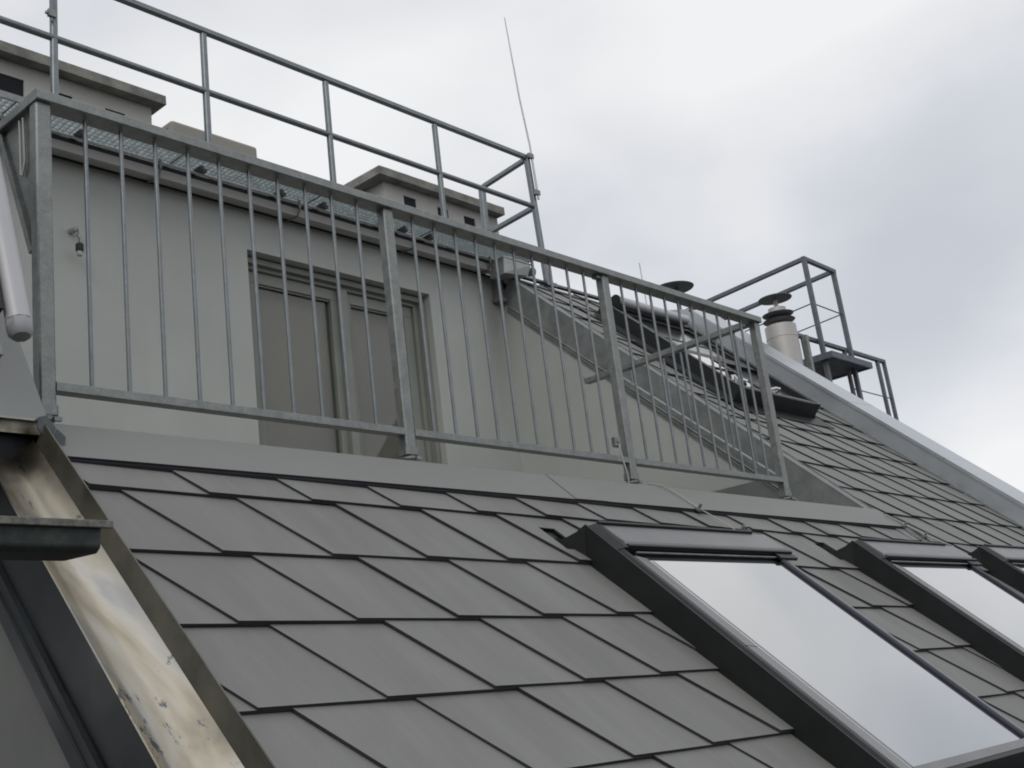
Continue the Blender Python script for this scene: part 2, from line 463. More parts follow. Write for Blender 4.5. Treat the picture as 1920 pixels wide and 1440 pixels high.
# tiles ------------------------------------------------------------
PW, OV, CH, SL, TH = .3635, .095, .3055, .145, .0078
def clip(poly, a, b, c):          # keep a*x+b*s<=c
    o = []
    for i in range(len(poly)):
        p, q = poly[i], poly[(i + 1) % len(poly)]
        dp, dq = a*p[0] + b*p[1] - c, a*q[0] + b*q[1] - c
        if dp <= 0: o.append(p)
        if dp * dq < 0:
            t = dp / (dp - dq); o.append((p[0] + (q[0]-p[0])*t, p[1] + (q[1]-p[1])*t))
    return o
def area(p):
    return abs(sum(p[i][0]*p[(i+1) % len(p)][1] - p[(i+1) % len(p)][0]*p[i][1] for i in range(len(p)))) / 2
def tiles(bm, x0, x1, s0, s1, holes=(), lskew=0.):
    r0 = math.floor((-.340 - s1) / CH) ; r1 = math.ceil((-.340 - s0) / CH) + 1
    for r in range(r0, r1):
        sb = -.340 - CH * r
        xb0 = .303 - .125 * r
        k0 = math.floor((x0 - xb0) / PW) - 3; k1 = math.ceil((x1 - xb0) / PW) + 3
        for k in range(k0, k1):
            xl = xb0 + k * PW
            top = CH + .055
            sk = SL / CH * top
            poly = [(xl, sb), (xl + PW + OV, sb), (xl + PW + OV - sk, sb + top), (xl - sk, sb + top)]
            jit = random.uniform(-1, 1); j2 = random.uniform(-1, 1)
            pieces = [poly]
            pl = []
            for p in pieces:
                p = clip(p, -1, lskew, -x0); p = clip(p, 1, 0, x1); p = clip(p, 0, 1, s1) if len(p) > 2 else p
                p = clip(p, 0, -1, -s0) if len(p) > 2 else p
                if len(p) > 2 and area(p) > 2e-4: pl.append(p)
            for hx0, hx1, hs0, hs1 in holes:
                np_ = []
                for p in pl:
                    xs = [q[0] for q in p]; ss = [q[1] for q in p]
                    if max(xs) <= hx0 or min(xs) >= hx1 or max(ss) <= hs0 or min(ss) >= hs1: np_.append(p); continue
                    for args in ((1, 0, hx0), (-1, 0, -hx1)):
                        q = clip(p, *args)
                        if len(q) > 2 and area(q) > 4e-4: np_.append(q)
                    mid = clip(clip(p, 1, 0, hx1), -1, 0, -hx0)
                    if len(mid) > 2:
                        for args in ((0, 1, hs0), (0, -1, -hs1)):
                            q = clip(mid, *args)
                            if len(q) > 2 and area(q) > 4e-4: np_.append(q)
                pl = np_
            for p in pl:
                def hh(x, s):
                    fr = (s - sb) / CH
                    sk_ = xl - SL * fr
                    return .002 + .0125 * (1 - fr) + .0090 * (1 - (x - sk_) / PW) + .0007 * jit + .0012 * j2 * (x - xl - .2) / .2
                a = [bm.verts.new(rp(x, s, hh(x, s))) for x, s in p]
                b = [bm.verts.new(rp(x, s, hh(x, s) + TH)) for x, s in p]
                bm.faces.new(b).material_index = 0
                bm.faces.new(a[::-1]).material_index = 1
                for i in range(len(p)):
                    bm.faces.new((a[i], a[(i+1) % len(p)], b[(i+1) % len(p)], b[i])).material_index = 1

SW = [(1.70, 2.88, -1.895, -.553), (3.735, 4.875, -1.895, -.551), (5.35, 6.46, -1.895, -.530)]   # skylight holes
OW = (5.53, 6.68, 1.47, 2.90)
def f(bm):
    tiles(bm, -.096, XP - .0, -2.95, -.10, [(a + .02, b - .02, c + .05, d + .03) for a, b, c, d in SW] + [(a - .06, a + .03, d - .02, d + .135) for a, b, c, d in SW], lskew=.058)
    tiles(bm, XC + .09, XP, -.10, 3.40, [OW])
hpart('roof_tiles', f, [M['tile'], M['tile_edge']])
def f(bm):   # deck under the tiles
    rbox(bm, -.215, SW[0][0], -2.93, -.06, -.16, -.055)
    rbox(bm, SW[0][0], XP, -2.93, SW[0][2], -.16, -.055)
    rbox(bm, SW[0][1], SW[1][0], SW[0][2], -.06, -.16, -.055)
    rbox(bm, SW[1][1], SW[2][0], SW[0][2], -.06, -.16, -.055)
    rbox(bm, SW[2][1], XP, SW[0][2], -.06, -.16, -.055)
    for a, b, c, d in SW: rbox(bm, a, b, d, -.06, -.16, -.055)
    a, b, c, d = OW
    rbox(bm, XC, XP, -.06, c, -.16, -.03)
    rbox(bm, XC, a, c, d, -.16, -.03); rbox(bm, b, XP, c, d, -.16, -.03); rbox(bm, XC, XP, d, 3.40, -.16, -.03)
hpart('roof_deck', f, M['black'])
def f(bm):   # flat roof behind the facade
    box(bm, -3, XP, YW + .25, 9, 2.10, 2.20)
    box(bm, XC + .05, XP, 2.46, YW + .25, 2.05, 2.16)
hpart('flat_roof', f, M['zinc'])
def f(bm):   # dark metal edge on top of the tiled slope
    rbox(bm, XC - .02, XP, 3.40, 3.47, .030, .052)
hpart('ridge_flashing', f, M['dark_metal'])

# apron board along the terrace edge
def f(bm):
    segs = [(-.09, 2.09), (2.094, 5.03)]
    for i, (a, b) in enumerate(segs):
        rprism_pts = [(-.214, .040), (-.026, .040), (-.026, .032), (-.214, .032)]
        A = [bm.verts.new(rp(a, s, h + .001*i)) for s, h in rprism_pts]; B = [bm.verts.new(rp(b, s, h + .001*i)) for s, h in rprism_pts]
        bm.faces.new(A); bm.faces.new(B[::-1])
        for j in range(4):
            fc = bm.faces.new((A[j], A[(j+1) % 4], B[(j+1) % 4], B[j]))
            if j == 3: fc.material_index = 1
    rbox(bm, -.09, 5.03, -.2185, -.2065, .018, .0315, 1)
    rbox(bm, -.085, 5.02, -.2060, -.03, .0165, .0315, 1)
    # top return to the terrace
    box(bm, -.09, 4.93, RY - .004, .10, -.20, -.152)
hpart('apron', f, [M['apron'], M['tile_edge']], bevel=0)
def f(bm): rbox(bm, 2.05, 2.26, -.2142, -.027, .0412, .0430)
hpart('apron_joint_cover', f, M['apron'])
def f(bm):
    box(bm, -.10, XC, .10, YW, -.36, -.23)
hpart('terrace_floor', f, M['render_low'])

# facade with door opening
DX0, DX1, DZ0, DZ1 = 2.62, 4.185, -.12, 1.90
def f(bm):
    def slab(x0, x1, z0, z1):
        box(bm, x0, x1, YW, YW + .24, z0, z1)
    slab(-1.6, DX0, -.36, 2.17)
    slab(DX1, XC + .1, -.36, 2.17)
    slab(DX0, DX1, DZ1, 2.17)
    slab(DX0, DX1, -.36, DZ0)
    bmesh.ops.remove_doubles(bm, verts=bm.verts, dist=.0005)
hpart('facade_wall', f, M['stucco'])
# cheek wall (side of the recess), its top follows the slope
def f(bm):
    h0 = -.035
    p = [rp(XC, -.05, h0), rp(XC, 3.38, h0), Vector((XC, YW, 2.168)), Vector((XC, YW, -.36)), Vector((XC, -.05, -.36))]
    p[1] = Vector((XC, YW - .002, RZ + (YW - RY) * math.tan(PITCH) + h0 / cs))
    p = [p[0], p[1], Vector((XC, YW - .002, -.36)), Vector((XC, p[0].y, -.36))]
    prism(bm, p, (.12, 0, 0))
hpart('cheek_wall', f, M['stucco'])
# zinc flashing on the cheek: lip on the tiles, upright face, rolled bead below
def f(bm):
    rbox(bm, XC - .012, XC + .088, -.34, 3.33, .022, .027)
    rbox(bm, XC - .012, XC - .008, -.34, 3.33, -.155, .0215)
    rbox(bm, XC + .084, XC + .088, -.34, 3.33, .0275, .033)
    rbox(bm, XC + .0885, XC + .165, -.62, -.10, .024, .031)
    rbox(bm, XC + .160, XC + .165, -.62, -.10, .0315, .042)
hpart('cheek_flashing', f, M['zinc'])
def f(bm):
    n = 24
    tube(bm, [rp(XC - .016 + .0012 * math.sin(i * 2.1), .22 + 3.0 * i / n, -.160 + .0012 * math.sin(i * 1.7)) for i in range(n + 1)], .0065, 8)
    rbox(bm, XC - .018, XC - .003, .02, 3.22, -.182, -.1705)
    rbox(bm, XC - .010, XC - .003, .02, 3.22, -.200, -.1825)
hpart('flashing_bead', f, M['zinc'])
def f(bm):   # base upstand
    prism(bm, [(XC - .008, .58, .17), (XC - .008, .33, -.04), (XC - .008, .05, -.30), (XC - .008, .05, -.36), (XC - .008, 2.49, -.36), (XC - .008, 2.49, .17)], (.006, 0, 0))
hpart('base_upstand', f, M['cover_metal'])
def f(bm):   # bracket on the corner at the top of the cheek
    bar(bm, (XC - .045, YW - .03, 2.20), (XC - .045, YW - .03, 1.97), .07, .05)
    box(bm, XC - .10, XC - .01, YW - .08, YW - .01, 1.955, 1.985)
hpart('corner_bracket', f, M['zinc'])

# patio door -------------------------------------------------------
def door_frame(bm):
    y = YW + .10
    # outer frame
    box(bm, DX0 + .002, DX1 - .002, y, y + .08, DZ1 - .075, DZ1 - .002)
    box(bm, DX0 + .002, DX1 - .002, y - .035, y - .001, DZ1 - .05, DZ1 - .012)
    box(bm, DX0 + .002, DX0 + .075, y, y + .08, DZ0, DZ1 - .0755)
    box(bm, DX1 - .075, DX1 - .002, y, y + .08, DZ0, DZ1 - .0755)
    box(bm, DX0 + .075, DX1 - .075, y, y + .08, DZ0, DZ0 + .06)
    box(bm, DX1 - .040, DX1 - .004, y - .05, y - .001, DZ0, DZ1 - .051)
    box(bm, DX0 + .004, DX0 + .040, y - .05, y - .001, DZ0, DZ1 - .051)
pd = hpart('patio_door', door_frame, M['doorframe'], label='two leaf glazed terrace door in grey green frame', bevel=.003)
def leaf(x0, x1):
    y = YW + .125
    z0, z1 = DZ0 + .062, DZ1 - .077
    def f(bm):
        w = .075
        box(bm, x0, x1, y, y + .065, z1 - w, z1); box(bm, x0, x1, y, y + .065, z0, z0 + w)
        box(bm, x0, x0 + w, y, y + .065, z0 + w, z1 - w); box(bm, x1 - w, x1, y, y + .065, z0 + w, z1 - w)
        v = .012
        box(bm, x0 + w, x1 - w, y + .012, y + .03, z1 - w - v, z1 - w - .0005)
    sub(f, 'door_leaf', M['doorframe'], pd, bevel=.003)
    def f(bm):
        box(bm, x0 + .075, x1 - .075, y + .03, y + .036, z0 + .075, z1 - .075)
    sub(f, 'glass_pane', M['door_glass'], pd)
DM = 3.455
leaf(DX0 + .077, DM - .012); leaf(DM + .012, DX1 - .077)
def f(bm): box(bm, DM - .035, DM + .030, YW + .085, YW + .124, DZ0 + .062, DZ1 - .0775)
sub(f, 'mullion', M['doorframe'], pd, bevel=.003)
def f(bm):
    bar(bm, (DM - .02, YW + .07, .52), (DM - .02, YW + .07, .64), .02, .02)
    bar(bm, (DM - .02, YW + .084, .60), (DM - .02, YW + .07, .60), .018, .018)
sub(f, 'handle', M['inox'], pd, bevel=.003)
# dim room behind the door
def f(bm):
    x0, x1, y0, y1, z0, z1 = 2.2, 4.6, YW + .245, 5.2, -.2, 2.06
    q = lambda *p: bm.faces.new([bm.verts.new(v) for v in p])
    q((x0, y1, z0), (x1, y1, z0), (x1, y1, z1), (x0, y1, z1))
    q((x0, y0, z0), (x0, y1, z0), (x0, y1, z1), (x0, y0, z1))
    q((x1, y0, z0), (x1, y1, z0), (x1, y1, z1), (x1, y0, z1))
    q((x0, y0, z1), (x1, y0, z1), (x1, y1, z1), (x0, y1, z1))
    q((x0, y0, z0), (x1, y0, z0), (x1, y1, z0), (x0, y1, z0))
hpart('room', f, M['room'])
def f(bm):   # pale blind drawn behind the glass
    bm.faces.new([bm.verts.new(p) for p in ((DX0 + .085, YW + .216, -.1), (DX1 - .085, YW + .216, -.1), (DX1 - .085, YW + .216, 1.86), (DX0 + .085, YW + .216, 1.86))])
sub(f, 'blind', M['curtain'], pd)

# eave: soffit, gutter --------------------------------------------
def f(bm):
    box(bm, -1.6, 4.80, 2.392, YW + .1, 2.172, 2.20)
    box(bm, -1.6, 4.80, 2.374, 2.391, 2.150, 2.203)
hpart('soffit', f, M['soffit'])
def f(bm):
    # open box gutter: back, floor, front with rolled lip
    box(bm, -1.6, 4.86, 2.352, 2.356, 2.2235, 2.2405)
    tube(bm, [(-1.6, 2.350, 2.232), (4.86, 2.350, 2.232)], .0085, 8)
gut = hpart('eave_gutter', f, M['zinc_lip'])
def f(bm):  # black strips stand in for shade behind the lip and under the soffit
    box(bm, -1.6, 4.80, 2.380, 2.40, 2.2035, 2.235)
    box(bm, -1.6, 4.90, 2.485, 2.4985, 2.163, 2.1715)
sub(f, 'shade_strip', M['black'], gut)
def f(bm, x):
    bar(bm, (x, 2.3395, 2.243), (x, 2.3395, 2.190), .016, .008)
    bar(bm, (x, 2.3395, 2.190), (x, 2.368, 2.143), .010, .008)
    bar(bm, (x, 2.368, 2.143), (x, 2.498, 2.158), .010, .008)
each((1.93, 2.93, 3.93, 4.70), f, 'gutter_hook', M['galv'], gut)
def f(bm):   # hipped end box of the gutter
    prism(bm, [(4.76, 2.27, 2.10), (5.03, 2.27, 2.13), (5.05, 2.24, 2.21), (4.74, 2.24, 2.21)], (0, .14, 0))
    prism(bm, [(4.735, 2.235, 2.212), (5.055, 2.235, 2.212), (5.055, 2.235, 2.222), (4.735, 2.235, 2.222)], (0, .17, 0))
    prism(bm, [(4.76, 2.25, 2.223), (4.88, 2.25, 2.262), (5.04, 2.25, 2.223)], (0, .12, 0))
sub(f, 'gutter_end_box', M['zinc_lip'], gut, bevel=.003)
def f(bm): lathe(bm, (5.12, 2.30, 2.19), [(.028, -.02), (.034, -.02), (.034, .02), (.028, .02)], 16, ax=(1, -.3, 0))
sub(f, 'rolled_end', M['galv'], gut)

# fire wall with zinc capping --------------------------------------
def f(bm):
    hh = .170
    # sloping part
    rbox(bm, XP, XP + .44, -2.95, 3.42, -.16, hh)
hpart('fire_wall', f, M['zinc_clean'], label='fire wall clad in smooth blue grey zinc')
def f(bm):
    hh = .170
    for i in range(7):
        s0 = -2.95 + i * .92
        s1 = min(3.46, s0 + .917)
        d = .0006 * (i % 2)
        rprism(bm, [(XP - .012, hh - .02), (XP - .012, hh + .004 + d), (XP + .44, hh + .016 + d), (XP + .455, hh - .02), (XP + .452, hh - .02), (XP + .438, hh + .010), (XP - .008, hh), (XP - .008, hh - .02)], s0, s1)
    # upper, flatter run beyond the break
    a = rp(XP - .012, 3.46, hh + .004); b = a + Vector((0, 5, 1.35))
    prism(bm, [a, b, b - Vector((0, 0, 1.6)), a - Vector((0, 0, .9))], (.46, 0, 0))
hpart('wall_capping', f, M['zinc_clean'], label='bright zinc sheet capping over the fire wall')
def f(bm):
    rbox(bm, XP - .045, XP - .0005, -2.95, 3.40, .016, .030)
hpart('wall_flashing', f, M['zinc'])

# closed roof windows ---------------------------------------------
def roof_window(x0, x1, s0, s1, label):
    K = .118
    def f(bm):
        w = .05
        rprism(bm, [(x0 - .002, -.04), (x0 - .002, K), (x0 + .005, K), (x0 + .006, K - .016), (x0 + w, K - .016), (x0 + w, -.04)], s0, s1)
        prism(bm, [rp(x0 - .003, s1 + .0, K), rp(x0 - .003, s1 - .08, .01), rp(x0 - .06, s1 + .075, .010), rp(x0 - .035, s1 + .03, .04), rp(x0 - .016, s1 + .01, .08)], (.002, 0, 0))
        rprism(bm, [(x1 + .002, -.04), (x1 + .002, K - .032), (x1 - .10, K - .032), (x1 - .10, -.04)], s0, s1)
        rbox(bm, x0 + w, x1 - .1005, s1 - .145, s1 - .011, -.04, K - .013)
        rbox(bm, x0 + w, x1 - .1005, s0, s0 + .05, -.04, K - .032)
    kb = hpart('roof_window', f, M['dark_metal'], label=label)
    def f(bm):   # flashing strips beside the kerb, under the tiles
        rprism(bm, [(x0 - .10, .001), (x0 - .003, .001), (x0 - .003, -.003), (x0 - .10, -.003)], s0 - .1, s1 + .14)
        rprism(bm, [(x1 + .10, .001), (x1 + .003, .001), (x1 + .003, -.003), (x1 + .10, -.003)], s0 - .1, s1 + .14)
        rbox(bm, x0 - .10, x1 + .10, s1 + .002, s1 + .14, .0015, .004)
        rbox(bm, x0 - .10, x1 + .10, s0 - .18, s0 - .002, .022, .027)
    sub(f, 'side_flashing', M['dark_metal'], kb)
    xg0, xg1, sg = x0 + .139, x1 - .102, s1 - .208          # glass edges
    def f(bm):   # top casing, a sloped grey cover with dark rolled edges
        pr = [(s1 - .010, K - .012), (s1 - .010, K + .008), (s1 - .125, K + .014), (s1 - .142, K + .006), (s1 - .142, K - .012)]
        A = [bm.verts.new(rp(x0 + .075, s, h)) for s, h in pr]; B = [bm.verts.new(rp(x1 + .02, s, h)) for s, h in pr]
        bm.faces.new(A); bm.faces.new(B[::-1])
        for j in range(len(pr)):
            bm.faces.new((A[j], A[(j+1) % len(pr)], B[(j+1) % len(pr)], B[j]))
    sub(f, 'top_casing', M['cover_metal'], kb, bevel=.003)
    def f(bm, q): rbox(bm, *q)
    each(((x0 + .06, x1 - .08, s1 - .0095, s1 + .004, K - .02, K + .018), (x0 + .07, x1 + .026, s1 - .157, s1 - .1425, K - .016, K + .016),
          (x1 - .11, x1 + .030, s1 - .19, s1 - .158, K - .006, K + .008)), f, 'casing_edge', M['dark_metal'], kb, bevel=.002)
    def f(bm):
        rprism(bm, [(x0 + .010, K - .014), (x0 + .014, K - .002), (x0 + .050, K + .010), (x0 + .0695, K + .012), (x0 + .0695, K - .014)], s1 - .16, s1 - .002)
    sub(f, 'casing_side', M['dark_metal'], kb, bevel=.002)
    def f(bm):   # ventilation flap bar
        tube(bm, [rp(x0 + .11, s1 - .168, K - .006), rp(x1 - .09, s1 - .168, K - .006)], .0045, 8)
    sub(f, 'flap_bar', M['galv'], kb)
    def f(bm):
        rbox(bm, x0 + .08, x1 - .06, sg + .001, s1 - .150, K - .05, K - .018)
    sub(f, 'recess', M['dark_metal'], kb)
    def f(bm):
        rprism(bm, [(x0 + .014, K - .0155), (x0 + .016, K - .004), (x0 + .030, K + .004), (x0 + .046, K + .003), (x0 + .055, K - .006), (x0 + .055, K - .0155)], s0 - .012, s1 - .162)
    sub(f, 'sash_cover', M['dark_metal'], kb, bevel=.002)
    for sa, sb_ in ((s0 - .012, s0 + .62), (s0 + .623, s1 - .20)):
        def f(bm):
            rprism(bm, [(x0 + .056, K - .015), (x0 + .060, K + .002), (xg0 + .001, K - .008), (xg0 + .001, K - .03), (x0 + .060, K - .03)], sa, sb_)
        sub(f, 'sash', M['cover_metal'], kb, bevel=.0015)
    def f(bm):
        rprism(bm, [(xg1 - .001, K - .03), (xg1 - .001, K - .006), (xg1 + .006, K + .001), (xg1 + .020, K + .001), (xg1 + .026, K - .012), (xg1 + .026, K - .03)], s0 - .012, s1 - .19)
    sub(f, 'side_rail', M['navy_metal'], kb)
    def f(bm):
        rprism(bm, [(xg1 + .027, K - .03), (xg1 + .027, K - .014), (x1 + .004, K - .020), (x1 + .012, .03), (x1 + .012, .012), (x1 + .003, .012), (x1 + .003, K - .03)], s0 - .006, s1 - .01)
    sub(f, 'side_cover', M['cover_metal'], kb)
    def f(bm):
        rbox(bm, xg0, xg1 - .002, s0 - .004, s0 + .030, K - .019, K - .002)
    sub(f, 'bottom_rail', M['cover_metal'], kb, bevel=.002)
    def f(bm):
        rbox(bm, x0, x1 - .002, s0 - .020, s0 - .0045, .03, K - .004)
    sub(f, 'bottom_cover', M['dark_metal'], kb)
    def f(bm):
        rbox(bm, xg0, xg1, s0 + .0305, sg, K - .028, K - .012)
    gl = sub(f, 'glass_pane', M['roof_glass'], kb)
    def f(bm, x): rbox(bm, x, x + .0012, s0 + .035, sg - .004, K - .0118, K - .0112)  # thin cosmetic lines laid over the glass near its edges
    each((xg0 + .020, xg0 + .028, xg1 - .035), f, 'edge_line', M['cover_metal'], kb)
roof_window(*SW[0], label='nearest and largest closed roof window, its glass mirroring pale clouds')
roof_window(*SW[1], label='middle one of the three closed roof windows in the lower tiles')
roof_window(*SW[2], label='rightmost closed roof window beyond the other two')

# open roof window on the upper slope -------------------------------
a_, b_, c_, d_2 = OW
def f(bm):
    K = .145; w = .06
    rprism(bm, [(a_ - .05, .014), (a_ - .004, .05), (a_, K), (a_ + w, K), (a_ + w, -.05), (a_, -.05)], c_, d_2)
    rprism(bm, [(b_ + .05, .014), (b_ + .004, .05), (b_, K), (b_ - w, K), (b_ - w, -.05), (b_, -.05)], c_, d_2)
    rbox(bm, a_ + w, b_ - w, d_2 - .07, d_2, -.05, K - .002)
    rbox(bm, a_ + w, b_ - w, c_, c_ + .06, -.05, K - .004)
    rbox(bm, a_ - .11, b_ + .11, c_ - .14, c_ - .002, .024, .030)
    rbox(bm, a_ - .11, a_ - .051, c_ - .14, d_2 + .1, .0245, .029)
    rbox(bm, b_ + .051, b_ + .11, c_ - .14, d_2 + .1, .0245, .029)
ow = hpart('roof_window', f, M['dark_metal'], label='open roof window on upper slope with swung sash and white lining')
def f(bm):
    # lining boards going into the room
    rbox(bm, a_ + .061, a_ + .075, c_ + .061, d_2 - .071, -.45, .09)
    rbox(bm, b_ - .075, b_ - .061, c_ + .061, d_2 - .071, -.45, .02)
    rbox(bm, a_ + .076, b_ - .076, d_2 - .085, d_2 - .071, -.45, .09)
    rbox(bm, a_ + .076, b_ - .076, c_ + .061, c_ + .075, -.45, .02)
    rbox(bm, a_ + .06, b_ - .06, c_ + .06, d_2 - .07, -.47, -.451)
sub(f, 'lining', M['white_lining'], ow)
def f(bm):          # upper leaf with its frame
    rbox(bm, a_ + .065, a_ + .125, 2.12, 2.825, .09, .130); rbox(bm, b_ - .125, b_ - .065, 2.12, 2.825, .09, .130)
    rbox(bm, a_ + .1255, b_ - .1255, 2.12, 2.18, .09, .128); rbox(bm, a_ + .1255, b_ - .1255, 2.77, 2.825, .09, .128)
sub(f, 'sash', M['dark_metal'], ow, bevel=.002)
def f(bm): rbox(bm, a_ + .126, b_ - .126, 2.1805, 2.7695, .10, .108)
sub(f, 'glass_pane', M['dark_glass'], ow)
def f(bm): rbox(bm, a_ + .08, a_ + .40, 1.55, 2.055, .128, .134)
sub(f, 'glass_pane', M['roof_glass'], ow)
def f(bm): rbox(bm, a_ + .47, b_ - .08, 1.55, 2.055, .100, .106)
sub(f, 'glass_pane', M['dark_glass'], ow)
def f(bm, q): rbox(bm, *q)
each(((a_ + .065, b_ - .065, 2.06, 2.118, .055, .13), (a_ + .4005, a_ + .4695, 1.55, 2.059, .05, .140), (a_ + .08, a_ + .40, 1.82, 1.84, .1345, .142),
      (a_ + .20, a_ + .212, 1.56, 1.70, .1345, .150)), f, 'bar', M['dark_metal'], ow)
def f(bm, q): tube(bm, [rp(a_ + q[0] + q[1] * i, q[2] + q[3] * math.sin(i * 1.2), .135 + .03 * math.sin(i * .9)) for i in range(14)], .010, 8)
each(((.12, .012, 1.62, .035), (.50, .020, 1.60, .020)), f, 'cable', M['white_lining'], ow)
def f(bm):
    rbox(bm, a_ + .128, a_ + .134, 2.15, 2.80, .1305, .138); rbox(bm, a_ + .135, b_ - .14, 2.44, 2.447, .1085, .114)
    rbox(bm, b_ - .012, b_ + .002, c_, d_2, .1455, .152)
    rbox(bm, a_ - .002, a_ + .010, c_, d_2, .1455, .150)
    rbox(bm, a_ + .011, b_ - .013, c_ - .003, c_ + .006, .1455, .151)
sub(f, 'bright_trim', M['galv'], ow)
def f(bm):
    A = rp(a_ + .12, 2.88, .185); B = rp(b_ - .08, 2.88, .185)
    tube(bm, [A, B], .040, 18)
sub(f, 'shutter_box', M['white_plastic'], ow)
def f(bm):
    A = rp(a_ + .12, 2.88, .185)
    tube(bm, [A - Vector((.014, 0, 0)), A + Vector((-.0005, 0, 0))], .045, 18)
    rbox(bm, a_ + .10, a_ + .118, 2.78, 2.93, .1455, .19)
sub(f, 'bracket', M['dark_metal'], ow)

CAPS = [[(-0.1285, -0.185, -0.1681), (-0.1304, -0.185, -0.1992), (-0.0982, -0.185, -0.2328), (-0.0779, -0.185, -0.1939), (-0.1044, -0.185, -0.1596)], [(-0.0779, -0.191, -0.1969), (-0.054, -0.191, -0.2169), (-0.0591, -0.191, -0.244), (-0.0733, -0.191, -0.2703), (-0.0998, -0.191, -0.2388)]]
# verge: valley channel, folded side flashing, side wall -----------
def LX(s): return -.228 + .068 * s      # left edge of the channel floor
def FX(s): return -.108 + .058 * s      # foot of the right flange
def vstrip(bm, pf, s0, s1, n=1, thick=None):
    rows = []
    for i in range(n + 1):
        s = s0 + (s1 - s0) * i / n
        rows.append([bm.verts.new(p) for p in pf(s)])
    for i in range(n):
        for j in range(len(rows[0]) - 1):
            bm.faces.new((rows[i][j], rows[i][j+1], rows[i+1][j+1], rows[i+1][j]))
def f(bm):
    def pf(s):
        l, r = LX(s), FX(s)
        return [rp(l, s, -.034), rp(l, s, -.028), rp(l + .008, s, -.0325), rp(l + .030, s, -.0335), rp(r - .064, s, -.0325), rp(r - .048, s, -.028), rp(r - .030, s, -.017), rp(r - .013, s, -.001), rp(r, s, .018)]
    vstrip(bm, pf, -2.9, -.085, 12)
hpart('valley_channel', f, M['valley'], label='stained straw coloured zinc channel along the edge of the tiles', smooth=True)
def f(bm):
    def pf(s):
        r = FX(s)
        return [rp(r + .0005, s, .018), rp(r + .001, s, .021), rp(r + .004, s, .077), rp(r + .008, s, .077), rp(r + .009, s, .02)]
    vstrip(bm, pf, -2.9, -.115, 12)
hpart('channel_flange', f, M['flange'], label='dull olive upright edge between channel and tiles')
def f(bm):
    def pf(s):
        l = LX(s) ; z = Vector((0, 0, -1))
        a = rp(l, s, -.0345)
        return [a, a + z * .20, a + z * .205 + Vector((-.012, 0, 0)), a + z * .245 + Vector((-.014, 0, 0)), a + z * .25 + Vector((-.02, 0, 0)), a + z * .305 + Vector((-.02, 0, 0)), a + z * .31]
    vstrip(bm, pf, -2.9, -.085, 6)
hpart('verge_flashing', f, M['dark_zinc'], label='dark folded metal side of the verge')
def f(bm):
    def pf(s):
        a = rp(LX(s) + .012, s, -.0345) + Vector((0, 0, -.24))
        return [a, Vector((a.x, a.y, -17))]
    vstrip(bm, pf, -2.9, 3.2, 6)
hpart('side_wall', f, M['side_render'])
def f(bm):   # dark lead-like roof lying just left of the channel top: metal threshold the board stands on
    box(bm, -1.6, -.060, -.135, .06, -.1995, -.163)
    box(bm, -1.6, -.060, -.139, -.1355, -.203, -.197)
hpart('threshold', f, M['threshold'], label='stained metal threshold at the head of the channel')
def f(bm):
    box(bm, -1.6, -.062, -.112, .05, -.34, -.2035)  # near-black board: shadow under the threshold put into its colour
hpart('painted_shade_board', f, M['dark_zinc'])
def f(bm):   # folded caps closing the flange top
    for P in CAPS:
        prism(bm, P, (.003, .010, .002))
hpart('flange_cap', f, M['cap_zinc'])

# ------------------------------------------------------------------ left: steep dormer front with board and awning box
dorm = thing('dormer', 'grey boarded steep dormer edge standing left of the terrace railing', 'dormer', (-.6, .1, -.19))
def steep(x, z, o=0):    # steep plane y for height z
    return Vector((x, -.165 + .374 * (z + .178) - o, z))
def f(bm):
    p = [steep(-.088, -.165), steep(-.118, .07), steep(-.170, .75), steep(-1.6, .75), steep(-1.6, -.165)]
    prism(bm, p, (0, .035, .012))
sub(f, 'front_board', M['board'], dorm)
aw = thing('awning_box', 'white tubular awning box with rounded end cap at left picture edge', 'awning', (-.25, -.35, .02))
ax0 = Vector((-.232, -.290, .050)); axd = Vector((0, .297, .955)).normalized()
def f(bm): tube(bm, [ax0, ax0 + axd * 1.3], .032, 28)
sub(f, 'cassette', M['white_plastic'], aw, smooth=False)
def f(bm):
    c = ax0 - axd * .001
    tube(bm, [c, c - axd * .012, c - axd * .036, c - axd * .048, c - axd * .050], [.0330, .0345, .0325, .024, .012], 8)
sub(f, 'end_cap', M['plastic_grey'], aw)
def f(bm):  # black bar in place of the shaded gap left of the tube
    s = Vector((-.047, .012, 0))
    bar(bm, ax0 + s + axd * .02, ax0 + s + axd * 1.3, .012, .05)
sub(f, 'dark_gap_bar', M['black'], aw)
def f(bm):
    s = Vector((-.085, .02, 0))
    bar(bm, ax0 + s - axd * .12, ax0 + s + axd * 1.3, .055, .04)
sub(f, 'mounting_profile', M['galv'], aw)

